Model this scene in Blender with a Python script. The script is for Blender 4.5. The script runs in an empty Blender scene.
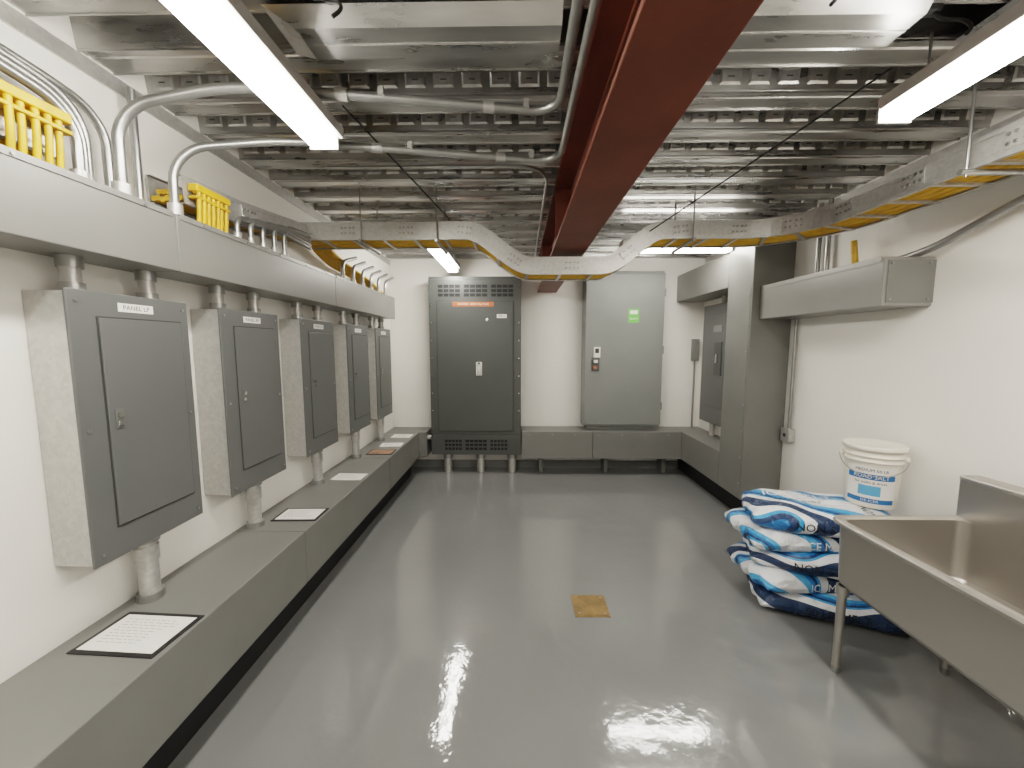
import bpy, bmesh, math, random
from mathutils import Vector, Matrix
random.seed(7)
S = bpy.context.scene
H = 1.75

# ---------------------------------------------------------------- materials
def mat(name, col, rough=.5, metal=0., var=.0, vscale=4., bump=0., bscale=30., coat=0., emis=None, rvar=0., spec=.5, stretch=None, vor=False):
    m = bpy.data.materials.new(name); m.use_nodes = True
    nt = m.node_tree; N = nt.nodes; L = nt.links
    p = N['Principled BSDF']
    p.inputs['Base Color'].default_value = (*col, 1)
    p.inputs['Roughness'].default_value = rough
    p.inputs['Metallic'].default_value = metal
    p.inputs['Coat Weight'].default_value = coat
    p.inputs['Specular IOR Level'].default_value = spec
    tc = N.new('ShaderNodeTexCoord'); mp = N.new('ShaderNodeMapping')
    L.new(tc.outputs['Object'], mp.inputs['Vector'])
    if stretch: mp.inputs['Scale'].default_value = stretch
    if var > 0 or rvar > 0:
        if vor:
            nz = N.new('ShaderNodeTexVoronoi'); nz.inputs['Scale'].default_value = vscale; out = nz.outputs['Color']
            sep = N.new('ShaderNodeSeparateColor'); L.new(out, sep.inputs[0]); out = sep.outputs[0]
        else:
            nz = N.new('ShaderNodeTexNoise'); nz.inputs['Scale'].default_value = vscale; nz.inputs['Detail'].default_value = 5; out = nz.outputs['Fac']
        L.new(mp.outputs[0], nz.inputs['Vector'])
        r = N.new('ShaderNodeMapRange')
        r.inputs['From Min'].default_value = 0. if vor else .3; r.inputs['From Max'].default_value = 1. if vor else .7
        L.new(out, r.inputs['Value'])
        if var > 0:
            mx = N.new('ShaderNodeMix'); mx.data_type = 'RGBA'
            mx.inputs[6].default_value = (*[c*(1-var) for c in col], 1)
            mx.inputs[7].default_value = (*[min(1, c*(1+var)) for c in col], 1)
            L.new(r.outputs[0], mx.inputs[0]); L.new(mx.outputs[2], p.inputs['Base Color'])
        if rvar > 0:
            r2 = N.new('ShaderNodeMapRange'); r2.inputs['To Min'].default_value = max(.02, rough-rvar); r2.inputs['To Max'].default_value = rough+rvar
            L.new(r.outputs[0], r2.inputs['Value']); L.new(r2.outputs[0], p.inputs['Roughness'])
    if bump > 0:
        nb = N.new('ShaderNodeTexNoise'); nb.inputs['Scale'].default_value = bscale; nb.inputs['Detail'].default_value = 3
        L.new(mp.outputs[0], nb.inputs['Vector'])
        b = N.new('ShaderNodeBump'); b.inputs['Strength'].default_value = bump; b.inputs['Distance'].default_value = .02
        L.new(nb.outputs['Fac'], b.inputs['Height']); L.new(b.outputs[0], p.inputs['Normal'])
    if emis:
        p.inputs['Emission Color'].default_value = (*emis[0], 1); p.inputs['Emission Strength'].default_value = emis[1]
    return m

M_wall = mat('wall_paint', (.85,.825,.775), .6, var=.02, vscale=1.5, bump=.05, bscale=60)
M_floor = mat('epoxy_floor', (.200,.203,.196), .08, var=.06, vscale=1.2, bump=.15, bscale=9, coat=.5, rvar=.03)
M_deck = mat('galvanized_deck', (.47,.465,.45), .30, metal=.93, var=.18, vscale=7, bump=.10, bscale=5, rvar=.06, stretch=(.4,2,2))
M_emb = mat('deck_emboss', (.58,.57,.55), .32, metal=.88, var=.12, vscale=30)
M_hole = mat('deck_slot_dark', (.10,.10,.095), .7)
M_galv = mat('galvanized_steel', (.54,.53,.505), .38, metal=.6, var=.08, vscale=60, vor=True, rvar=.05)
M_cond = mat('conduit_steel', (.36,.36,.345), .33, metal=.8, var=.08, vscale=10)
M_panel = mat('gray_panel_enamel', (.118,.121,.115), .42, var=.04, vscale=3, bump=.03, bscale=150)
M_panel_d = mat('dark_gray_enamel', (.078,.082,.077), .42, var=.04, vscale=3)
M_panel_l = mat('light_gray_enamel', (.215,.22,.207), .42, var=.04, vscale=3)
M_way = mat('wireway_gray', (.265,.26,.243), .38, metal=.3, var=.05, vscale=3)
M_trough = mat('trough_gray', (.185,.183,.17), .40, metal=.1, var=.06, vscale=3)
M_black = mat('matte_black', (.012,.012,.012), .6)
M_seam = mat('seam_dark', (.04,.04,.038), .6)
M_red = mat('red_primer_steel', (.14,.036,.017), .55, var=.18, vscale=3, bump=.06, bscale=40)
M_yel = mat('yellow_cable', (.66,.38,.03), .45, var=.15, vscale=20)
M_lens = mat('tube_lens', (.9,.9,.9), .4, emis=((1,.96,.89), 39))
M_fix = mat('fixture_housing', (.5,.49,.46), .45, metal=.2, var=.03)
M_paper = mat('paper_white', (.78,.76,.72), .7)
M_paperb = mat('paper_brown', (.35,.2,.12), .7, var=.3, vscale=30)
M_ink = mat('ink', (.1,.1,.11), .6)
M_ink_b = mat('ink_black', (.015,.015,.015), .5)
M_stain = mat('stainless', (.50,.475,.44), .36, metal=.95, var=.02, vscale=2, bump=0)
M_plas = mat('white_plastic', (.78,.74,.65), .4, var=.03, vscale=5)
M_blue = mat('label_blue', (.02,.14,.36), .4)
M_lblue = mat('label_light_blue', (.12,.36,.6), .4)
M_green = mat('label_green', (.16,.5,.10), .5)
M_orange = mat('label_orange', (.5,.13,.05), .5)
M_brass = mat('drain_cover', (.25,.155,.06), .5, metal=.3, var=.35, vscale=9, bump=.2, bscale=60)
M_chrome = mat('chrome', (.7,.7,.68), .15, metal=1)
M_blackrub = mat('black_wire', (.02,.02,.02), .5)
M_base = mat('base_gray', (.17,.17,.16), .5, var=.05)

def bagmat():
    m = bpy.data.materials.new('printed_bag_film'); m.use_nodes = True
    nt = m.node_tree; N = nt.nodes; L = nt.links; p = N['Principled BSDF']
    p.inputs['Roughness'].default_value = .28
    tc = N.new('ShaderNodeTexCoord'); oi = N.new('ShaderNodeObjectInfo')
    ml = N.new('ShaderNodeMath'); ml.operation = 'MULTIPLY'; ml.inputs[1].default_value = 7.0; L.new(oi.outputs['Random'], ml.inputs[0])
    va = N.new('ShaderNodeVectorMath'); va.operation = 'ADD'; L.new(tc.outputs['Object'], va.inputs[0]); L.new(ml.outputs[0], va.inputs[1])
    w = N.new('ShaderNodeTexWave'); w.bands_direction = 'DIAGONAL'
    w.inputs['Scale'].default_value = .75; w.inputs['Distortion'].default_value = 5.5; w.inputs['Detail'].default_value = 1.2; w.inputs['Detail Scale'].default_value = 1.9
    L.new(va.outputs[0], w.inputs['Vector'])
    cr = N.new('ShaderNodeValToRGB'); cr.color_ramp.interpolation = 'CONSTANT'
    e = cr.color_ramp.elements; e[0].position = 0; e[0].color = (.74,.75,.77,1); e[1].position = .16; e[1].color = (.08,.34,.62,1)
    for ps, c in ((.36, (.02,.17,.45,1)), (.50, (.012,.045,.13,1)), (.62, (.05,.30,.60,1)), (.72, (.76,.77,.79,1)), (.94, (.015,.04,.10,1))):
        a = e.new(ps); a.color = c
    L.new(w.outputs['Fac'], cr.inputs[0]); L.new(cr.outputs[0], p.inputs['Base Color'])
    nb = N.new('ShaderNodeTexNoise'); nb.inputs['Scale'].default_value = 11; nb.inputs['Detail'].default_value = 4; nb.inputs['Distortion'].default_value = 1.
    L.new(va.outputs[0], nb.inputs['Vector'])
    b = N.new('ShaderNodeBump'); b.inputs['Strength'].default_value = .8; b.inputs['Distance'].default_value = .04
    L.new(nb.outputs['Fac'], b.inputs['Height']); L.new(b.outputs[0], p.inputs['Normal'])
    return m
M_bag = bagmat()

# ---------------------------------------------------------------- builder
class B:
    def __init__(s, name): s.name = name; s.v = []; s.f = []; s.mi = []; s.sm = []; s.mats = []
    def m(s, mt):
        if mt not in s.mats: s.mats.append(mt)
        return s.mats.index(mt)
    def add(s, vs, fs, mt, smooth=False):
        o = len(s.v); s.v += [tuple(v) for v in vs]; k = s.m(mt)
        for f in fs: s.f.append([i+o for i in f]); s.mi.append(k); s.sm.append(smooth)
    def box(s, x0, x1, y0, y1, z0, z1, mt, bev=0., M=None):
        if x1 < x0: x0, x1 = x1, x0
        if y1 < y0: y0, y1 = y1, y0
        if z1 < z0: z0, z1 = z1, z0
        vs = [(x0,y0,z0),(x1,y0,z0),(x1,y1,z0),(x0,y1,z0),(x0,y0,z1),(x1,y0,z1),(x1,y1,z1),(x0,y1,z1)]
        fs = [(0,3,2,1),(4,5,6,7),(0,1,5,4),(1,2,6,5),(2,3,7,6),(3,0,4,7)]
        if bev > 0:
            bm = bmesh.new(); bv = [bm.verts.new(v) for v in vs]
            for f in fs: bm.faces.new([bv[i] for i in f])
            bmesh.ops.bevel(bm, geom=bm.edges[:], offset=bev, segments=2, affect='EDGES', profile=.5)
            bm.verts.index_update(); vs = [v.co.copy() for v in bm.verts]; fs = [[v.index for v in f.verts] for f in bm.faces]; bm.free()
        if M is not None: vs = [M @ Vector(v) for v in vs]
        s.add(vs, fs, mt)
    def cyl(s, p0, p1, r, mt, n=16, r2=None):
        s.sweep([Vector(p0), Vector(p1)], r, mt, n, r2)
    def sweep(s, pts, r, mt, n=12, r2=None):
        pts = [Vector(p) for p in pts]; rings = []
        t = (pts[1]-pts[0]).normalized(); u = t.orthogonal().normalized()
        for i, p in enumerate(pts):
            if i == 0: tt = (pts[1]-pts[0]).normalized()
            elif i == len(pts)-1: tt = (pts[-1]-pts[-2]).normalized()
            else: tt = ((pts[i+1]-p).normalized()+(p-pts[i-1]).normalized()).normalized()
            u = (u - tt*u.dot(tt)).normalized(); w = tt.cross(u)
            rr = r if (r2 is None or i == 0) else r2
            rings.append([p+u*rr*math.cos(a*2*math.pi/n)+w*rr*math.sin(a*2*math.pi/n) for a in range(n)])
        vs = [v for R in rings for v in R]; fs = []
        for i in range(len(pts)-1):
            for a in range(n):
                fs.append((i*n+a, i*n+(a+1)%n, (i+1)*n+(a+1)%n, (i+1)*n+a))
        s.add(vs, fs, mt, True)
        s.add(rings[0], [tuple(reversed(range(n)))], mt); s.add(rings[-1], [tuple(range(n))], mt)
    def tube(s, pts, r, mt, bend=.12, n=12):
        s.sweep(rounded(pts, bend), r, mt, n)
    def lathe(s, prof, c, mt, n=40):
        vs = []; fs = []
        for r, z in prof:
            for a in range(n): vs.append((c[0]+r*math.cos(2*math.pi*a/n), c[1]+r*math.sin(2*math.pi*a/n), c[2]+z))
        for i in range(len(prof)-1):
            for a in range(n): fs.append((i*n+a, i*n+(a+1)%n, (i+1)*n+(a+1)%n, (i+1)*n+a))
        s.add(vs, fs, mt, True)
    def rail(s, pts, off, noff, w, h, mt):
        pts = [Vector(p) for p in pts]; vs = []; fs = []
        for i, p in enumerate(pts):
            t = (pts[min(i+1, len(pts)-1)]-pts[max(i-1, 0)]).normalized()
            sd = Vector((t.y, -t.x, 0)).normalized(); nn = sd.cross(t)
            c = p+sd*off+nn*noff
            vs += [c-sd*w/2-nn*h/2, c+sd*w/2-nn*h/2, c+sd*w/2+nn*h/2, c-sd*w/2+nn*h/2]
        for i in range(len(pts)-1):
            for a in range(4): fs.append((i*4+a, i*4+(a+1)%4, (i+1)*4+(a+1)%4, (i+1)*4+a))
        k = (len(pts)-1)*4; fs += [(3,2,1,0), (k, k+1, k+2, k+3)]
        s.add(vs, fs, mt)
    def text(s, txt, size, mt, M, fn=None, align='CENTER'):
        cu = bpy.data.curves.new('t', 'FONT'); cu.body = txt; cu.size = size; cu.align_x = align; cu.align_y = 'CENTER'; cu.resolution_u = 2
        ob = bpy.data.objects.new('t', cu); S.collection.objects.link(ob)
        dg = bpy.context.evaluated_depsgraph_get(); me = ob.evaluated_get(dg).to_mesh()
        bm = bmesh.new(); bm.from_mesh(me)
        if fn: bmesh.ops.subdivide_edges(bm, edges=[e for e in bm.edges if e.calc_length() > size*.25], cuts=2); bmesh.ops.triangulate(bm, faces=bm.faces[:])
        bm.verts.index_update()
        vs = [(Vector(fn(v.co)) if fn else M @ v.co) for v in bm.verts]; fs = [[v.index for v in f.verts] for f in bm.faces]
        bm.free(); ob.evaluated_get(dg).to_mesh_clear(); bpy.data.objects.remove(ob); bpy.data.curves.remove(cu)
        s.add(vs, fs, mt)
    def done(s, name=None, solid=False):
        me = bpy.data.meshes.new(s.name)
        xs = [v[0] for v in s.v]; ys = [v[1] for v in s.v]; zs = [v[2] for v in s.v]
        c = Vector(((min(xs)+max(xs))/2, (min(ys)+max(ys))/2, min(zs)))
        me.from_pydata([Vector(v)-c for v in s.v], [], s.f)
        for m_ in s.mats: me.materials.append(m_)
        me.polygons.foreach_set('material_index', s.mi); me.polygons.foreach_set('use_smooth', s.sm); me.update()
        ob = bpy.data.objects.new(s.name, me); ob.location = c; S.collection.objects.link(ob); return ob

def rounded(pts, bend):
    pts = [Vector(p) for p in pts]; out = [pts[0]]
    for i in range(1, len(pts)-1):
        a = pts[i-1]-pts[i]; b = pts[i+1]-pts[i]; d = min(bend, a.length*.48, b.length*.48)
        p0 = pts[i]+a.normalized()*d; p2 = pts[i]+b.normalized()*d
        c0 = p0.lerp(pts[i], .56); c1 = p2.lerp(pts[i], .56)
        for j in range(9):
            t = j/8; out.append((1-t)**3*p0+3*(1-t)**2*t*c0+3*(1-t)*t*t*c1+t**3*p2)
    out.append(pts[-1]); return out

XL, XR, YB, YN, ZC = -1.79, 2.57, 5.45, -1.6, 2.95
XLi, XRi, YBi, ZCi = XL+.002, XR-.002, YB-.002, ZC-.014
# ---------------------------------------------------------------- room shell
def simple(name, *a):
    b = B(name); b.box(*a); return b.done()
simple('floor', XL-.1, XR+.1, YN-.1, YB+.1, -.1, 0, M_floor)
simple('wall_left', XL-.1, XL, YN, YB, 0, ZC+.2, M_wall)
simple('wall_right', XR, XR+.1, YN, YB, 0, ZC+.2, M_wall)
simple('wall_back', XL-.1, XR+.1, YB, YB+.1, 0, ZC+.2, M_wall)
simple('wall_near', XL-.1, XR+.1, YN-.1, YN, 0, ZC+.2, M_wall)
simple('baseboard_back', XL, XR, YB-.012, YB, 0, .11, M_base)
simple('baseboard_right', XR-.012, XR, YN, 3.7, 0, .11, M_base)

# ceiling: corrugated deck
b = B('ceiling')
P = .305; prof = []; dd = .15; WB = .15
y = YN-.1
while y < YB+.1:
    prof += [(y, ZC), (y+.04, ZC), (y+.045, ZC+.006), (y+.055, ZC+.006), (y+.06, ZC), (y+WB, ZC), (y+WB+.02, ZC+dd), (y+.285, ZC+dd)]
    y += P
vs = []; fs = []
for (yy, zz) in prof: vs += [(XL-.1, yy, zz), (XR+.1, yy, zz)]
for i in range(len(prof)-1): fs.append((2*i, 2*i+1, 2*i+3, 2*i+2))
b.add(vs, fs, M_deck)
b.box(XL-.1, XR+.1, YN-.1, YB+.1, ZC+dd+.02, ZC+dd+.1, M_deck)
def emboss(b, xc, yb, w, zlo, zhi, mt, d=.008, i=.008):
    def pt(x, z, off):
        f = (ZC+dd-z)/dd; return (x, yb+f*.02-off, z)
    vs = [pt(xc-w/2, zlo, 0), pt(xc+w/2, zlo, 0), pt(xc+w/2, zhi, 0), pt(xc-w/2, zhi, 0),
          pt(xc-w/2+i, zlo+i, d), pt(xc+w/2-i, zlo+i, d), pt(xc+w/2-i, zhi-i, d), pt(xc-w/2+i, zhi-i, d)]
    b.add(vs, [(0,1,5,4),(1,2,6,5),(2,3,7,6),(3,0,4,7),(4,5,6,7)], mt)
y = YN-.1
while y < YB-.1:
    x = XL+.04
    if y > 1.45:
        while x < XR:
            emboss(b, x+.045, y+.285, .10, ZC+.025, ZC+.088, M_emb, .007, .009)
            yq = y+.285+.02*(dd-.056)/dd-.0078
            b.box(x+.030, x+.060, yq-.0006, yq, ZC+.052, ZC+.058, M_hole)
            x += .135
    b.box(XL, XR, y+.002, y+.007, ZC-.010, ZC, M_deck)
    b.box(XL, XR, y+WB-.008, y+WB-.003, ZC-.006, ZC, M_deck)
    y += P
b.done()

simple('trim_1', XL, XL+.010, YN, YB, ZC-.08, ZCi, M_galv)
simple('trim_2', XR-.010, XR, YN, YB, ZC-.08, ZCi, M_galv)

# smooth closure channels just below deck
def channel(x0, x1, y0, y1):
    b = B('galvanized_ceiling_channel'); z1, z0 = ZCi, ZCi-.05; s = .05
    vs = [(x0-s, y0-.02, z1), (x1, y0-.02, z1), (x1, y1+.02, z1), (x0-s, y1+.02, z1),
          (x0+s, y0+.02, z0), (x1, y0+.02, z0), (x1, y1-.02, z0), (x0+s, y1-.02, z0)]
    b.add(vs, [(0,3,2,1), (4,5,6,7), (0,1,5,4), (1,2,6,5), (2,3,7,6), (3,0,4,7)], M_deck)
    b.box(x0+s, x1, (y0+y1)/2-.004, (y0+y1)/2+.004, z0-.003, z0, M_galv); b.done()
channel(-.85, .155, 1.47, 1.66); channel(.62, 1.40, 1.44, 1.63); channel(1.75, 2.45, 1.44, 1.63)

# ---------------------------------------------------------------- steel beam
b = B('steel_i_beam')
x0, x1, zb, zt = .27, .53, 2.49, ZCi
b.box(x0, x1, YN+.002, YBi, zb, zb+.022, M_red, .004); b.box(x0, x1, YN+.002, YBi, zt-.022, zt, M_red, .004)
b.box(.393, .407, YN+.002, YBi, zb+.02, zt-.02, M_red)
for yy in (3.0, 4.6):
    b.box(x0+.01, x1-.01, yy, yy+.012, zb+.02, zt-.02, M_red)
b.done()

# ---------------------------------------------------------------- light fixtures
def light(x, y0, y1, z, alongx=False, w=.12):
    b = B('linear_light_fixture')
    if not alongx:
        b.box(x-w/2, x+w/2, y0, y1, z, z+.05, M_lens, .015)
        b.box(x-w/2-.008, x+w/2+.008, y0-.01, y0, z-.002, z+.06, M_fix); b.box(x-w/2-.008, x+w/2+.008, y1, y1+.012, z-.002, z+.06, M_fix)
        b.box(x-w/2-.006, x+w/2+.035, y0-.01, y1+.012, z+.05, z+.10, M_fix, .004)
        for yy in (y0+.2, y1-.12): b.cyl((x, yy, z+.1), (x, yy, ZCi), .005, M_cond, 8)
    else:
        b.box(y0, y1, x-w/2, x+w/2, z, z+.05, M_lens, .015)
        b.box(y0-.01, y0, x-w/2-.008, x+w/2+.008, z-.002, z+.06, M_fix); b.box(y1, y1+.01, x-w/2-.008, x+w/2+.008, z-.002, z+.06, M_fix)
        b.box(y0-.01, y1+.01, x-w/2-.006, x+w/2+.006, z+.05, z+.11, M_fix, .004)
        for yy in (y0+.15, y1-.15): b.cyl((yy, x, z+.1), (yy, x, ZCi), .005, M_cond, 8)
    b.done()
light(-.94, -.46, 1.95, 2.70)
light(1.57, -.70, 1.73, 2.68)
light(-.86, 3.95, 5.17, 2.72)
light(4.12, 1.07, 2.17, 2.72, True)

# ---------------------------------------------------------------- left wall
b = B('overhead_wireway'); ZW = 2.345
cuts = [-1.5, -.2, 1.78, 3.3, 4.88]
for i in range(len(cuts)-1):
    b.box(XLi, -1.545, cuts[i], cuts[i+1]-.004, 2.09, ZW, M_way, .004)
    b.box(-1.546, -1.541, cuts[i]+.02, cuts[i+1]-.02, ZW-.02, ZW+.004, M_way)
    for k in range(5):
        yy = cuts[i]+.15+(cuts[i+1]-cuts[i]-.3)*k/4
        b.cyl((-1.543, yy, ZW-.01), (-1.536, yy, ZW-.01), .006, M_cond, 8)
b.done()

labels = ['PANEL LP', 'PANEL RP', 'PANEL DP', 'PANEL EP', 'PANEL HP']
MR = Matrix(((0,0,1,0),(1,0,0,0),(0,1,0,0),(0,0,0,1)))
PY = [1.375, 2.09, 2.875, 3.65, 4.385]
for i in range(5):
    y0 = PY[i]; y1 = y0+.51; z0, z1 = .895, 1.96; xf = -1.62
    b = B('electrical_panel')
    b.box(XLi, xf-.012, y0+.008, y1-.008, z0+.008, z1-.008, M_galv, .003)
    b.box(xf-.012, xf, y0, y1, z0, z1, M_panel, .004)
    dy0, dy1, dz0, dz1 = y0+.10, y1-.05, z0+.13, z1-.10
    b.box(xf-.001, xf+.0015, dy0-.006, dy1+.006, dz0-.006, dz1+.006, M_seam)
    b.box(xf, xf+.007, dy0, dy1, dz0, dz1, M_panel, .003)
    b.box(xf+.007, xf+.012, dy0+.02, dy0+.055, 1.42, 1.50, M_panel, .002)
    b.cyl((xf+.01, dy0+.037, 1.475), (xf+.018, dy0+.037, 1.475), .011, M_chrome, 14)
    b.box(xf+.01, xf+.016, dy0+.028, dy0+.046, 1.43, 1.45, M_chrome, .002)
    for yy in (y0+.03, y1-.03):
        for zz in (z0+.04, (z0+z1)/2, z1-.04): b.cyl((xf, yy, zz), (xf+.004, yy, zz), .007, M_cond, 10)
    for zz in (dz0+.1, dz1-.1): b.cyl((xf+.004, dy1+.002, zz-.03), (xf+.004, dy1+.002, zz+.03), .005, M_panel, 8)
    b.box(xf, xf+.002, y0+.18, y0+.33, z1-.07, z1-.035, M_paper)
    b.text(labels[i], .027, M_ink_b, Matrix.Translation((xf+.003, y0+.255, z1-.053)) @ MR)
    b.done()
    for yy in (y0+.09, y0+.39):
        b = B('conduit_nipple')
        b.cyl((-1.695, yy, z1), (-1.695, yy, 2.09), .03, M_galv)
        b.cyl((-1.695, yy, z1), (-1.695, yy, z1+.03), .038, M_cond)
        b.cyl((-1.695, yy, 2.045), (-1.695, yy, 2.089), .038, M_cond)
        b.done()
    b = B('panel_riser_conduit'); yy = y0+.28
    b.cyl((-1.70, yy, .59), (-1.70, yy, z0+.004), .038, M_galv, 20)
    b.cyl((-1.70, yy, .59), (-1.70, yy, .625), .05, M_cond, 20); b.cyl((-1.70, yy, z0-.03), (-1.70, yy, z0+.004), .05, M_cond, 20)
    b.cyl((-1.70, yy, z0-.12), (-1.70, yy, z0-.05), .044, M_galv, 20)
    b.done()

b = B('floor_wireway')
cuts = [-1.5, .5, 2.3, 3.9, 5.1]
for i in range(len(cuts)-1):
    b.box(XLi, -1.34, cuts[i], cuts[i+1]-.003, .25, .59, M_trough, .005)
b.box(XLi, -1.46, -1.5, 5.1, 0, .25, M_black)  # black block filling the space under the wireway, set back from its face
b.box(XLi, -1.24, 5.1, YBi, .25, .59, M_trough, .005)
b.cyl((-1.24, 5.2, .50), (-1.19, 5.2, .50), .035, M_galv)
b.done()

def paper(xc, yc, w, d, rot, border=True, mt=M_paper):
    b = B('paper_document'); M = Matrix.Translation((xc, yc, .5905)) @ Matrix.Rotation(rot, 4, 'Z')
    if border: b.box(-w/2, w/2, -d/2, d/2, 0, .004, M_ink_b, 0, M)
    b.box(-w/2+.018, w/2-.018, -d/2+.018, d/2-.018, 0.002 if border else 0, .0055, mt, 0, M)
    rows = 9
    for r in range(rows):
        yy = d/2-.045-r*(d-.09)/rows
        xx = -w/2+.05; end = w/2-.05-(random.random()*.08)
        while xx < end:
            l = random.uniform(.01, .03); b.box(xx, min(xx+l, end), yy-.0008, yy+.0008, .0055, .0058, M_ink, 0, M); xx += l+.008
    b.done()
paper(-1.530, 1.43, .345, .23, -.05)
paper(-1.50, 2.54, .30, .2, .03)
paper(-1.50, 3.31, .30, .2, -.03, False)
paper(-1.50, 4.12, .28, .2, .05, True, M_paperb)
paper(-1.50, 4.87, .28, .22, 0, False)
paper(-1.49, 4.43, .28, .2, .1, False)

# ---------------------------------------------------------------- back wall
MB = Matrix(((1,0,0,0),(0,0,-1,0),(0,1,0,0),(0,0,0,1)))
b = B('distribution_cabinet')
x0, x1, yf = -1.18, .04, 5.15
b.box(x0, x1, yf, YBi, .27, 2.66, M_panel_d, .006)
b.box(x0+.0, x1, yf-.012, yf, .56, 2.62, M_panel_d, .004)
b.box(x0+.1, x1-.1, yf-.016, yf-.012, .60, 2.34, M_seam); b.box(x0+.106, x1-.106, yf-.024, yf-.014, .606, 2.334, M_panel_d, .004)
def vents(za, zb_, rows, cols, xa, xb):
    for r in range(rows):
        for c in range(cols):
            xx = xa+(xb-xa)*c/cols; zz = za+(zb_-za)*r/rows
            b.box(xx+.006, xx+(xb-xa)/cols-.006, yf-.014, yf-.0125, zz, zz+.7*(zb_-za)/rows, M_black)
            b.box(xx+.006, xx+(xb-xa)/cols-.006, yf-.020, yf-.0125, zz+.7*(zb_-za)/rows, zz+.8*(zb_-za)/rows, M_panel_d)
vents(2.40, 2.57, 3, 4, x0+.12, x0+.42); vents(2.40, 2.57, 3, 4, x0+.46, x0+.78); vents(2.40, 2.57, 3, 4, x0+.82, x0+1.12)
b.box(x0, x1, yf-.012, yf, .275, .552, M_panel_d, .004)
vents(.34, .50, 3, 5, x0+.18, x0+.42); vents(.34, .50, 3, 5, x0+.46, x0+.76); vents(.34, .50, 3, 5, x0+.8, x0+1.04)
b.box(x0+.32, x0+.86, yf-.026, yf-.024, 2.27, 2.33, M_orange)
b.text('DANGER  HIGH VOLTAGE', .035, M_paper, Matrix.Translation((x0+.59, yf-.028, 2.30)) @ MB)
b.box(x0+.90, x0+1.03, yf-.026, yf-.0235, 2.12, 2.17, M_paper)
b.text('DP-1', .04, M_ink_b, Matrix.Translation((x0+.965, yf-.028, 2.145)) @ MB)
b.box(x0+.62, x0+.70, yf-.034, yf-.02, 1.36, 1.54, M_paper, .006)
b.box(x0+.635, x0+.685, yf-.044, yf-.03, 1.38, 1.50, M_chrome, .004)
b.cyl((x0+.66, yf-.034, 1.525), (x0+.66, yf-.042, 1.525), .014, M_seam, 12)
b.cyl((x0+.77, yf-.03, 2.10), (x0+.77, yf-.022, 2.10), .02, M_chrome, 12)
for xx in (x0+.03, x1-.03):
    for k in range(9): b.cyl((xx, yf-.012, .65+k*.235), (xx, yf-.02, .65+k*.235), .009, M_chrome, 10)
for xx in (x0+.2, x0+.66, x0+1.1):
    b.cyl((xx, 5.27, 0), (xx, 5.27, .27), .055, M_galv, 18); b.cyl((xx, 5.27, .2), (xx, 5.27, .27), .065, M_cond, 18)
b.done()

b = B('transfer_switch_cabinet')
x0, x1, yf = .89, 1.92, 5.18
b.box(x0, x1, yf, YBi, .66, 2.73, M_panel_l, .012)
b.box(x0+.0, x1, yf-.03, yf-.004, .69, 2.70, M_panel_l, .010)
b.box(x0+.56, x0+.70, yf-.033, yf-.030, 2.06, 2.24, M_green)
b.box(x0+.58, x0+.68, yf-.035, yf-.033, 2.17, 2.22, M_paper)
b.text('READY', .035, M_paper, Matrix.Translation((x0+.63, yf-.034, 2.11)) @ MB)
b.box(x0+.09, x0+.19, yf-.05, yf-.03, 1.42, 1.60, M_panel_d, .005)
b.box(x0+.115, x0+.20, yf-.055, yf-.03, 1.60, 1.74, M_paper, .004)
b.box(x0+.13, x0+.18, yf-.058, yf-.05, 1.66, 1.72, M_seam, .002)
b.cyl((x0+.135, yf-.05, 1.47), (x0+.135, yf-.065, 1.47), .022, M_orange, 12)
b.box(x0+.115, x0+.165, yf-.07, yf-.045, 1.53, 1.57, M_paper, .003)
for zz in (.95, 1.7, 2.45): b.cyl((x1+.004, yf-.02, zz-.05), (x1+.004, yf-.02, zz+.05), .01, M_panel_l, 10)
b.box(x0+.05, x1-.05, 5.22, YBi, .612, .67, M_panel_l)
b.done()

b = B('back_wall_wireway')
b.box(.05, 1.0, 5.08, YBi, .24, .61, M_trough, .005); b.box(1.003, 2.188, 5.08, YBi, .24, .61, M_trough, .005)
for k in range(7): b.cyl((.15+k*.31, 5.08, .57), (.15+k*.31, 5.073, .57), .008, M_cond, 8)
for xx in (.3, 1.2, 2.0): b.box(xx, xx+.05, 5.25, YB-.02, 0, .24, M_base)
b.done()

# ---------------------------------------------------------------- right wall
b = B('right_floor_wireway')
b.box(2.19, XRi, 4.135, YBi, .24, .61, M_trough, .005); b.box(2.30, XRi, 3.72, YBi, 0, .238, M_black)  # same black infill below this wireway, down to the floor
b.done()
b = B('vertical_wireway')
b.box(2.19, XRi, 3.70, 4.13, .24, 2.86, M_trough, .005)
b.box(2.186, 2.19, 3.72, 4.11, .27, 2.3, M_trough)
for k in range(8): 
    b.cyl((2.186, 3.735, .4+k*.26), (2.18, 3.735, .4+k*.26), .007, M_cond, 8)
b.done()
b = B('right_overhead_wireway')
b.box(2.19, XRi, 4.135, YBi, 2.36, 2.70, M_way, .005)
b.box(2.186, 2.19, 4.16, 5.42, 2.68, 2.705, M_way)
b.done()
b = B('right_near_wireway')
b.box(2.26, XRi, 2.47, 3.697, 2.0, 2.30, M_way, .006)
b.box(2.256, 2.26, 2.49, 3.68, 2.27, 2.305, M_way)
b.box(2.28, XRi, 2.464, 2.47, 2.02, 2.28, M_trough, .002)
for xx in (2.3, 2.53):
    for zz in (2.04, 2.26): b.cyl((xx, 2.464, zz), (xx, 2.458, zz), .007, M_cond, 8)
b.done()

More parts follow.
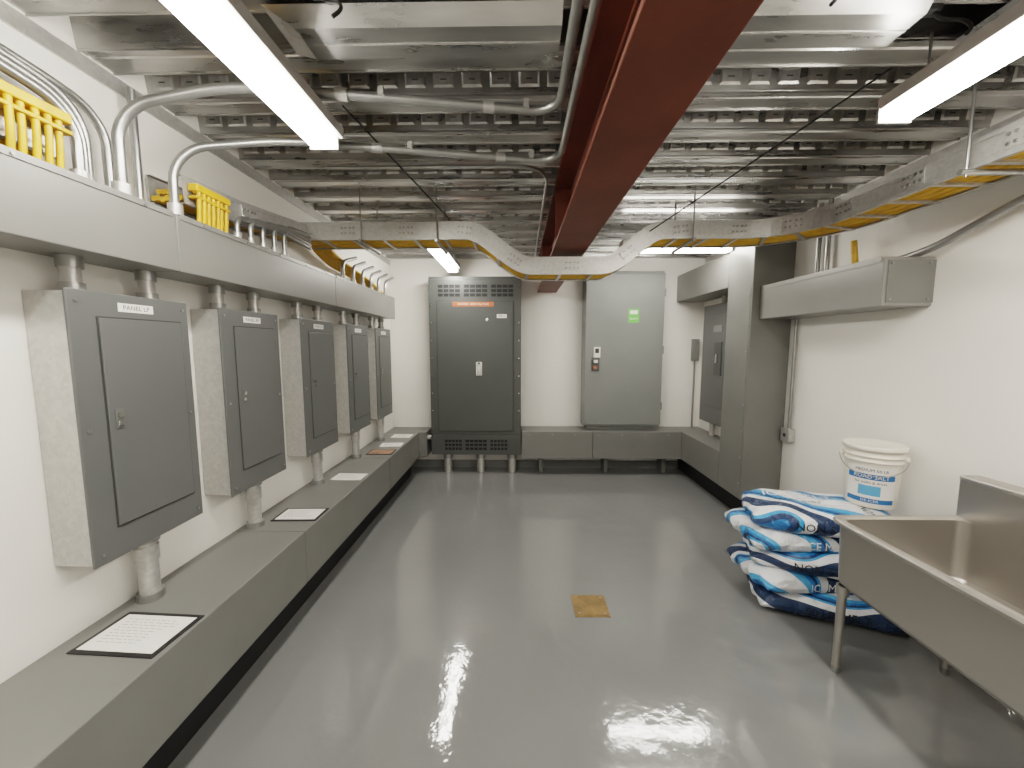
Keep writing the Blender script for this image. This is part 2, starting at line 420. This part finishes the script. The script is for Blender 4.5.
b = B('disconnect_panel')
b.box(2.42, XRi, 4.45, 5.08, .80, 2.25, M_galv, .006)
b.box(2.408, 2.42, 4.44, 5.09, .79, 2.26, M_panel, .004)
b.box(2.400, 2.409, 4.53, 5.0, 1.0, 2.12, M_panel, .004)
b.box(2.385, 2.40, 4.58, 4.74, 1.40, 1.80, M_panel_d, .003); b.box(2.365, 2.40, 4.64, 4.68, 1.55, 1.66, M_chrome, .004)
b.box(2.395, 2.40, 4.6, 4.80, 1.92, 2.0, M_panel_l)
b.cyl((2.49, 4.6, .612), (2.49, 4.6, .80), .035, M_galv); b.cyl((2.49, 4.9, .612), (2.49, 4.9, .80), .035, M_galv)
b.cyl((2.49, 4.75, 2.25), (2.49, 4.75, 2.358), .035, M_galv)
b.done()
b = B('junction_box')
b.box(2.42, 2.51, YB-.06, YBi, 1.55, 1.85, M_panel_l, .005); b.box(2.425, 2.505, YB-.068, YB-.06, 1.555, 1.845, M_panel_l, .003)
b.cyl((2.465, YB-.03, .612), (2.465, YB-.03, 1.55), .012, M_cond); b.done()

b = B('outlet_box')
b.tube([(2.545, 3.60, 1.998), (2.545, 3.60, .98)], .013, M_cond)
b.box(2.515, XRi, 3.55, 3.65, .86, .98, M_galv, .004); b.box(2.508, 2.515, 3.545, 3.655, .855, .985, M_galv, .003)
b.cyl((2.508, 3.60, .92), (2.504, 3.60, .92), .018, M_seam, 12)
b.done()
for yy in (3.28, 3.38):
    b = B('electrical_conduit'); b.tube([(2.53, yy, 2.302), (2.53, yy, ZCi)], .018, M_cond); b.done()
b = B('electrical_conduit'); b.tube([(2.48, 2.62, 2.31), (2.48, 2.42, 2.33), (2.48, 1.95, 2.49), (2.48, 1.2, 2.50)], .022, M_cond, .1); b.done()
b = B('yellow_flexible_cable'); b.tube([(2.49, 2.95, 2.302), (2.46, 2.95, 2.52)], .02, M_yel, .05); b.done()

# ---------------------------------------------------------------- cable trays
def spath():
    pts = []; z0_, z1_ = 2.635, 2.37
    def sm(a): return a*a*(3-2*a)
    pts += [Vector((-1.76, 3.2, z0_)), Vector((-1.1, 3.2, z0_)), Vector((-.40, 3.2, z0_))]
    for i in range(1, 13): t = i/12; pts.append(Vector((-.40+.50*t, 3.2, z0_+(z1_-z0_)*sm(t))))
    for i in range(0, 13): t = i/12; pts.append(Vector((.64+.48*t, 3.2, z1_+(z0_-z1_)*sm(t))))
    pts.append(Vector((1.70, 3.2, z0_)))
    for i in range(1, 11):
        a = math.pi/2*i/10; pts.append(Vector((1.70+.56*math.sin(a), 2.64+.56*math.cos(a), z0_)))
    pts.append(Vector((2.26, 1.0, z0_))); pts.append(Vector((2.26, -1.5, z0_)))
    return pts
def resample(pts, step):
    out = [pts[0]]; acc = 0
    for i in range(len(pts)-1):
        a, c = pts[i], pts[i+1]; L = (c-a).length; d = step-acc
        while d < L: out.append(a.lerp(c, d/L)); d += step
        acc = (acc+L) % step
    return out
def offs(pts, s_, n_):
    out = []
    for i, p in enumerate(pts):
        t = (pts[min(i+1, len(pts)-1)]-pts[max(i-1, 0)]).normalized(); sd = Vector((t.y, -t.x, 0)).normalized()
        out.append(p+sd*s_+sd.cross(t)*n_)
    return out
def tray(name, pts, hw, cab, hangers):
    b = B(name)
    for sg in (-1, 1):
        b.rail(pts, sg*hw, 0, .004, .13, M_galv)
        b.rail(pts, sg*(hw-.010), .064, .022, .004, M_galv); b.rail(pts, sg*(hw-.010), -.064, .022, .004, M_galv)
        b.rail(pts, sg*(hw+.003), .045, .004, .008, M_galv); b.rail(pts, sg*(hw+.003), -.045, .004, .008, M_galv)
    rp = resample(pts, .24)
    for i in range(1, len(rp)-1):
        t = (rp[i+1]-rp[i-1]).normalized(); sd = Vector((t.y, -t.x, 0)).normalized(); nn = sd.cross(t); c = rp[i]-nn*.062
        R = Matrix((t, sd, nn)).transposed().to_4x4(); R.translation = c
        b.box(-.012, .012, -hw, hw, -.007, .007, M_galv, 0, R)
    for k in range(cab):
        o = -hw+.022+(2*hw-.044)*k/(cab-1)
        b.sweep(offs(pts, o, -.042+.004*math.sin(k*2.3)), .0135, M_yel, 8)
    for k in range(cab//2):
        o = -hw+.05+(2*hw-.1)*k/(cab//2)
        b.sweep(offs(pts, o, -.012), .013, M_yel, 8)
    cp = resample(pts, .45)
    for i in range(1, len(cp)-1):
        p = cp[i]
        j = min(range(len(pts)-1), key=lambda q: ((pts[q]+pts[q+1])/2-p).length); t = (pts[j+1]-pts[j]).normalized()
        sd = Vector((t.y, -t.x, 0)).normalized(); nn = sd.cross(t)
        R = Matrix((t, sd, nn)).transposed().to_4x4(); R.translation = p+sd*(hw+.007)
        b.box(-.06, .06, -.002, .002, -.04, .04, M_galv, 0, R)
        for dx in (-.045, -.018, .018, .045):
            for dz in (-.02, .02):
                q = R @ Vector((dx, 0, dz)); b.cyl(q, q+sd*.009, .008, M_cond, 8)
    for h in hangers:
        (xa, ya), (xb, yb) = h
        zz = 2.55
        b.cyl((xa, ya, zz-.02), (xa, ya, ZCi), .006, M_cond, 8); b.cyl((xb, yb, zz-.02), (xb, yb, ZCi), .006, M_cond, 8)
        d = Vector((xb-xa, yb-ya, 0)); u_ = d.normalized()
        b.sweep([Vector((xa, ya, zz))-u_*.03, Vector((xb, yb, zz))+u_*.03], .014, M_cond, 6)
    return b.done()
tp = spath()
tray('cable_tray', tp, .15, 13, [((-1.2, 3.02), (-1.2, 3.38)), ((-.62, 3.02), (-.62, 3.38)), ((1.32, 3.02), (1.32, 3.38)), ((2.07, 1.9), (2.45, 1.9)), ((2.07, .6), (2.45, .6))])
tray('cable_tray', [Vector((-1.69, -1.5, 2.47)), Vector((-1.69, 0, 2.47)), Vector((-1.69, 1.40, 2.47))], .08, 6, [])
tray('cable_tray', [Vector((-1.69, 1.90, 2.50)), Vector((-1.69, 2.3, 2.52)), Vector((-1.69, 3.0, 2.60))], .085, 7, [])

def drops(ya, yb_, zt_, step):
    b = B('yellow_cable_drops'); yy = ya
    while yy < yb_:
        j = random.uniform(-.004, .004)
        b.tube([(-1.585, yy, zt_-.02), (-1.565+j, yy, zt_-.015), (-1.568+j, yy, 2.42), (-1.575+j, yy, ZW+.006)], .010, M_yel, .02, 8)
        yy += step
    b.box(-1.60, -1.552, ya-.02, yb_, zt_-.02, zt_+.015, M_yel, .005)
    b.box(-1.60, -1.554, ya-.02, yb_, zt_-.055, zt_-.04, M_yel, .004)
    b.done()
drops(-.4, 1.40, 2.535, .034)
drops(1.94, 2.14, 2.52, .03)
b = B('yellow_cable_bundle')
for k in range(6):
    xx = -1.745+k*.027
    b.tube([(xx, 3.37, 2.57), (xx, 3.6, 2.50+.004*k), (xx, 4.2, 2.46), (xx, 4.7, 2.362)], .0135, M_yel, .2, 8)
b.done()

# ---------------------------------------------------------------- conduits
def run(pts, r, bend=.17):
    b = B('bent_conduit_run')
    b.tube(pts, r, M_cond, bend, 14)
    b.cyl(pts[0], Vector(pts[0])+Vector((0,0,.05)), r*1.6, M_galv)
    a, c = Vector(pts[3]), Vector(pts[2]); d = (a-c).normalized()
    for t in (.3, .75):
        q = c.lerp(a, t); b.cyl(q, q+d*.05, r*1.3, M_galv); q2 = q+d*.2; b.box(q2.x-.012, q2.x+.012, q2.y-.035, q2.y+.035, q2.z-.004, q2.z+.03, M_galv)
    b.done()
run([(-1.60, 1.60, ZW+.006), (-1.60, 1.60, 2.69), (-1.22, 1.72, 2.845), (.19, 1.93, 2.845), (.19, -1.5, 2.84)], .020, .13)
run([(-1.58, 1.82, ZW+.006), (-1.58, 1.82, 2.64), (-1.20, 2.05, 2.79), (.235, 2.32, 2.80), (.235, -1.5, 2.765)], .018, .14)
def cnd(pts, r, bend, name='electrical_conduit'):
    b = B(name); b.tube(pts, r, M_cond, bend); b.cyl(pts[0], Vector(pts[0])+Vector((0,0,.03)), r*1.5, M_galv); b.done()
for k, (xx, yy, zz) in enumerate([(-1.59, 1.44, 2.58), (-1.63, 1.49, 2.62), (-1.67, 1.54, 2.66), (-1.73, 1.68, 2.70)]):
    cnd([(xx, yy, ZW+.006), (xx, yy, zz), (xx, yy-.25, zz+.04), (xx, -1.0, zz+.06)], .017, .12)
cnd([(-1.74, 1.82, ZW+.006), (-1.74, 1.82, 2.90)], .016, .1)
for k in range(5):
    yy = 2.20+k*.11
    cnd([(-1.57, yy, ZW+.006), (-1.57, yy, 2.47+.02*k), (-1.57, yy+.35, 2.50+.02*k), (-1.60, 3.02, 2.50+.02*k)], .014, .09)
for k in range(6):
    yy = 3.5+k*.22
    cnd([(-1.57, yy, ZW+.006), (-1.57, yy, 2.50), (-1.57, min(yy+.3, 5.4), 2.60)], .016, .08)
b = B('bent_conduit_run'); b.tube([(-1.25, 2.6, 2.90), (.1, 2.6, 2.90), (.2, 2.75, 2.9), (.22, 5.2, 2.9)], .012, M_cond, .1); b.done()

for p0, p1 in [((-.87, 2.02, ZCi), (-.52, 3.04, 2.71)), ((1.6, 1.80, ZCi), (1.0, 3.04, 2.62))]:
    b = B('seismic_brace_wire'); b.cyl(p0, p1, .005, M_blackrub, 6); b.done()
for (x, y) in [(-1.45, 1.28), (-.62, 1.40), (.95, 1.38), (1.50, 1.50)]:
    b = B('wire_hanger_clip'); q = ZCi
    b.tube([(x-.05, y, q-.005), (x-.02, y-.01, q-.05), (x+.03, y-.03, q-.06), (x+.05, y-.05, q-.10), (x+.02, y-.06, q-.13)], .006, M_blackrub, .03, 8)
    b.box(x-.075, x-.025, y-.02, y+.02, q-.02, q, M_blackrub, .003)
    b.done()

# ---------------------------------------------------------------- floor drain plate
b = B('floor_drain_cover')
b.box(.375, .605, 2.345, 2.565, .0, .004, M_brass, .0015)
b.box(.39, .59, 2.36, 2.55, .004, .006, M_brass)
for xx in (.405, .575):
    for yy in (2.375, 2.535): b.cyl((xx, yy, .005), (xx, yy, .008), .007, M_cond, 10)
b.done()

# ---------------------------------------------------------------- sink
b = B('utility_sink')
X0, X1, Y0, Y1, ZT, ZB = 1.67, 2.36, .5, 2.0, .855, .49
def shell():
    def ring(ins, z): 
        r = .05; out = []
        for cx, cy, a0 in ((X1-ins-r, Y1-ins-r, 0), (X0+ins+r, Y1-ins-r, 90), (X0+ins+r, Y0+ins+r, 180), (X1-ins-r, Y0+ins+r, 270)):
            for k in range(9):
                a = math.radians(a0+k*11.25); out.append((cx+r*math.cos(a), cy+r*math.sin(a), z))
        return out
    rings = [ring(.045, ZB), ring(.02, ZB+.03), ring(.012, ZT-.03), ring(.012, ZT-.002), ring(-.004, ZT-.028), ring(-.010, ZT-.012), ring(-.004, ZT), ring(.018, ZT), ring(.03, ZT-.01), ring(.035, ZB+.05), ring(.045, ZB+.025), ring(.07, ZB+.012), ring(.25, ZB+.006)]
    n = len(rings[0]); vs = [v for r in rings for v in r]; fs = []
    for i in range(len(rings)-1):
        for a in range(n): fs.append((i*n+a, i*n+(a+1)%n, (i+1)*n+(a+1)%n, (i+1)*n+a))
    fs.append(tuple(range(n-1, -1, -1))); k = (len(rings)-1)*n; fs.append(tuple(range(k, k+n)))
    b.add(vs, fs, M_stain, False)
shell()
b.box(X1-.03, X1+.02, Y0-.01, Y1+.01, ZT-.02, ZT+.21, M_stain, .006)
b.box(X1-.035, X1+.07, Y0-.01, Y1+.01, ZT+.20, ZT+.22, M_stain, .006)
for xx in (X0+.05, X1-.06):
    for yy in (Y0+.08, Y1-.05):
        b.cyl((xx, yy, .03), (xx, yy, ZB+.002), .02, M_stain, 16); b.cyl((xx, yy, .0), (xx, yy, .035), .016, M_cond, 16, .022)
        b.cyl((xx, yy, ZB-.05), (xx, yy, ZB+.002), .028, M_stain, 16)
dx_, dy_ = 2.0, 1.44
b.cyl((dx_, dy_, ZB+.008), (dx_, dy_, ZB+.012), .05, M_chrome, 20)
b.cyl((dx_, dy_, ZB), (dx_, dy_, ZB-.09), .045, M_chrome, 18); b.tube([(dx_, dy_, ZB-.05), (dx_, dy_, .25), (dx_+.13, dy_, .21), (dx_+.25, dy_, .27), (2.55, dy_, .27)], .026, M_chrome, .06)
b.cyl((dx_, dy_, .32), (dx_, dy_, .35), .036, M_chrome)
b.tube([(X1-.03, 1.1, ZT+.12), (X1-.15, 1.1, ZT+.13), (X1-.2, 1.1, ZT+.24), (X1-.33, 1.1, ZT+.22), (X1-.34, 1.1, ZT+.14)], .012, M_chrome, .05)
for yy in (1.02, 1.18): b.cyl((X1-.03, yy, ZT+.12), (X1-.10, yy, ZT+.12), .02, M_chrome); b.cyl((X1-.09, yy, ZT+.09), (X1-.09, yy, ZT+.17), .008, M_chrome)
b.box(X1+.03, X1+.05, 1.72, 1.75, ZT+.05, ZT+.29, M_black, .004)
b.done()

# ---------------------------------------------------------------- bags
def bag(c, w, d, h, rot, tilt=0., tx='ICE MELT', seed=0, droop=.02, tiltx=0.):
    b = B('ice_melt_bag'); n, m_ = 60, 40; rnd = random.Random(seed)
    ph = [rnd.uniform(0, 6.28) for _ in range(8)]
    R = Matrix.Translation(c) @ Matrix.Rotation(rot, 4, 'Z') @ Matrix.Rotation(tilt, 4, 'Y') @ Matrix.Rotation(tiltx, 4, 'X')
    def half(u, v):
        e = max(0, (1-abs(u)**4.5))*max(0, (1-abs(v)**4.5)); t = e**.42
        wr = .05*math.sin(5*u+ph[0]+2*v)*math.cos(4*v+ph[1])+.04*math.sin(11*u+ph[2]-3*v)+.04*math.sin(9*v+ph[3]+4*u)
        return h/2*t*(1+wr)
    def P_(u, v, s_):
        x = u*w/2*(1-.05*(v*v)+.015*math.sin(5*v+ph[6])); yv = v*d/2*(1-.06*(u*u)+.025*math.sin(7*u+ph[4]))
        zz = s_*half(u, v)
        if abs(u) > .9: zz += .018*math.sin(12*v+ph[5])*(abs(u)-.9)/.1
        zz -= droop*(abs(u)**4*.7+abs(v)**4*.5)
        return (x, yv, zz+h/2)
    def sp(t): return math.sin(t*math.pi/2)*.45+t*.55
    vs = []; fs = []
    for s_ in (1, -1):
        o = len(vs)
        for i in range(n+1):
            for j in range(m_+1): vs.append(R @ Vector(P_(sp(2*i/n-1), sp(2*j/m_-1), s_)))
        for i in range(n):
            for j in range(m_):
                q = (o+i*(m_+1)+j, o+(i+1)*(m_+1)+j, o+(i+1)*(m_+1)+j+1, o+i*(m_+1)+j+1)
                fs.append(q if s_ > 0 else tuple(reversed(q)))
    b.add(vs, fs, M_bag, True)
    def on_top(xo, yo, rz):
        cr, sr = math.cos(rz), math.sin(rz)
        def f(co):
            x = co.x*cr-co.y*sr+xo; y = co.x*sr+co.y*cr+yo
            u = max(-.98, min(.98, x/(w/2))); v = max(-.98, min(.98, y/(d/2)))
            p = P_(u, v, 1); return R @ Vector((x, y, p[2]+.006))
        return f
    b.text('ICE MELT', .10, M_paper, None, on_top(-.10, .06, 0)); b.text('safe on walks', .05, M_ink_b, None, on_top(-.12, -.04, 0))
    b.text('NON-STAIN', .07, M_ink_b, None, on_top(.24, 0, math.pi/2))
    def side(xo, size_h):
        def f(co):
            u = (co.x+xo)/(w/2); lo, hi = .5, .9999
            for _ in range(18):
                md = (lo+hi)/2
                if half(u, -md) > abs(co.y): lo = md
                else: hi = md
            p = P_(u, -lo, 1 if co.y > 0 else -1); return R @ Vector((p[0], p[1]-.005, p[2]))
        return f
    b.text(tx, h*.42, M_ink_b if seed % 2 else M_paper, None, side(0, 1))
    b.done()
bag((2.07, 2.52, 0.008), .86, .54, .165, -.32, seed=1, tx='50 LB  MELT')
bag((1.99, 2.60, .140), .84, .52, .165, .02, seed=2, tx='ICE MELT', tilt=.02)
bag((2.04, 2.54, .276), .84, .52, .165, -.40, seed=3, tx='NON-STAIN', tilt=-.02)
bag((1.98, 2.62, .410), .84, .52, .165, -.06, seed=14, tx='ICE MELT', tilt=-.02)
bag((2.03, 2.56, .542), .84, .54, .165, -.36, seed=5, tx='NON-STAIN', tilt=-.02)

# ---------------------------------------------------------------- bucket
b = B('plastic_bucket'); c = (2.345, 2.52, .712); bh = .40; k_ = .95
pr = [(.0, .0), (.132, .0), (.136, .006), (.150, bh*.74), (.150, bh*.745), (.163, bh*.75), (.163, bh*.77), (.152, bh*.775), (.153, bh*.83), (.164, bh*.835), (.164, bh*.85), (.153, bh*.855), (.155, bh*.93), (.167, bh*.935), (.170, bh*.96), (.170, bh*1.0), (.162, bh*1.012), (.150, bh*1.0), (.0, bh*1.0)]
pr = [(r*k_, z) for r, z in pr]
b.lathe(pr, c, M_plas, 56)
fa = math.atan2(-c[1], -c[0])
def cylpt(s_, z_, off): 
    r = k_*(.136+(.014)*z_/(bh*.74))+off; a = fa+s_/r
    return (c[0]+r*math.cos(a), c[1]+r*math.sin(a), c[2]+z_)
def patch(s0, s1, z0_, z1_, mt, off=.0015, n=16):
    vs = []; 
    for i in range(n+1): s_ = s0+(s1-s0)*i/n; vs += [cylpt(s_, z0_, off), cylpt(s_, z1_, off)]
    b.add(vs, [(2*i, 2*i+2, 2*i+3, 2*i+1) for i in range(n)], mt, True)
patch(-.13, .13, .03, .27, M_paper)
patch(-.125, .125, .19, .225, M_blue, .0025); patch(-.125, .125, .035, .065, M_blue, .0025); patch(-.06, .05, .085, .15, M_lblue, .0025)
b.text('ROAD SALT', .034, M_paper, None, lambda co: cylpt(co.x, co.y+.208, .004))
b.text('MEDIUM 50 LB', .026, M_ink_b, None, lambda co: cylpt(co.x, co.y+.250, .004))
b.text('for walks & drives', .022, M_ink_b, None, lambda co: cylpt(co.x, co.y+.17, .004))
b.text('DE-ICER', .024, M_paper, None, lambda co: cylpt(co.x, co.y+.05, .004))
for sg in (-1, 1):
    a = fa+sg*1.45; q = Vector((c[0]+.157*math.cos(a), c[1]+.157*math.sin(a), c[2]+bh*.80)); d = Vector((math.cos(a), math.sin(a), 0)); b.cyl(q-d*.01, q+d*.012, .018, M_plas, 14)
hp = []
for i in range(17):
    t = -1+2*i/16; a = fa+t*1.45; hp.append((c[0]+.170*math.cos(a), c[1]+.170*math.sin(a), c[2]+bh*.80-.10*(1-t*t)))
b.sweep(hp, .0025, M_cond, 8)
b.done()

# ---------------------------------------------------------------- world, camera
w = bpy.data.worlds.new('World'); S.world = w; w.use_nodes = True
w.node_tree.nodes['Background'].inputs[0].default_value = (.5, .5, .5, 1); w.node_tree.nodes['Background'].inputs[1].default_value = .1
cam = bpy.data.cameras.new('Camera'); co = bpy.data.objects.new('Camera', cam); S.collection.objects.link(co)
cam.sensor_width = 36; cam.lens = 385/1024*36; cam.clip_start = .02
co.location = (0, 0, H); co.rotation_euler = (math.radians(90-5.6), 0, math.radians(.9))
S.camera = co
S.view_settings.view_transform = 'Filmic'
S.view_settings.look = 'Medium High Contrast'
S.view_settings.exposure = .47
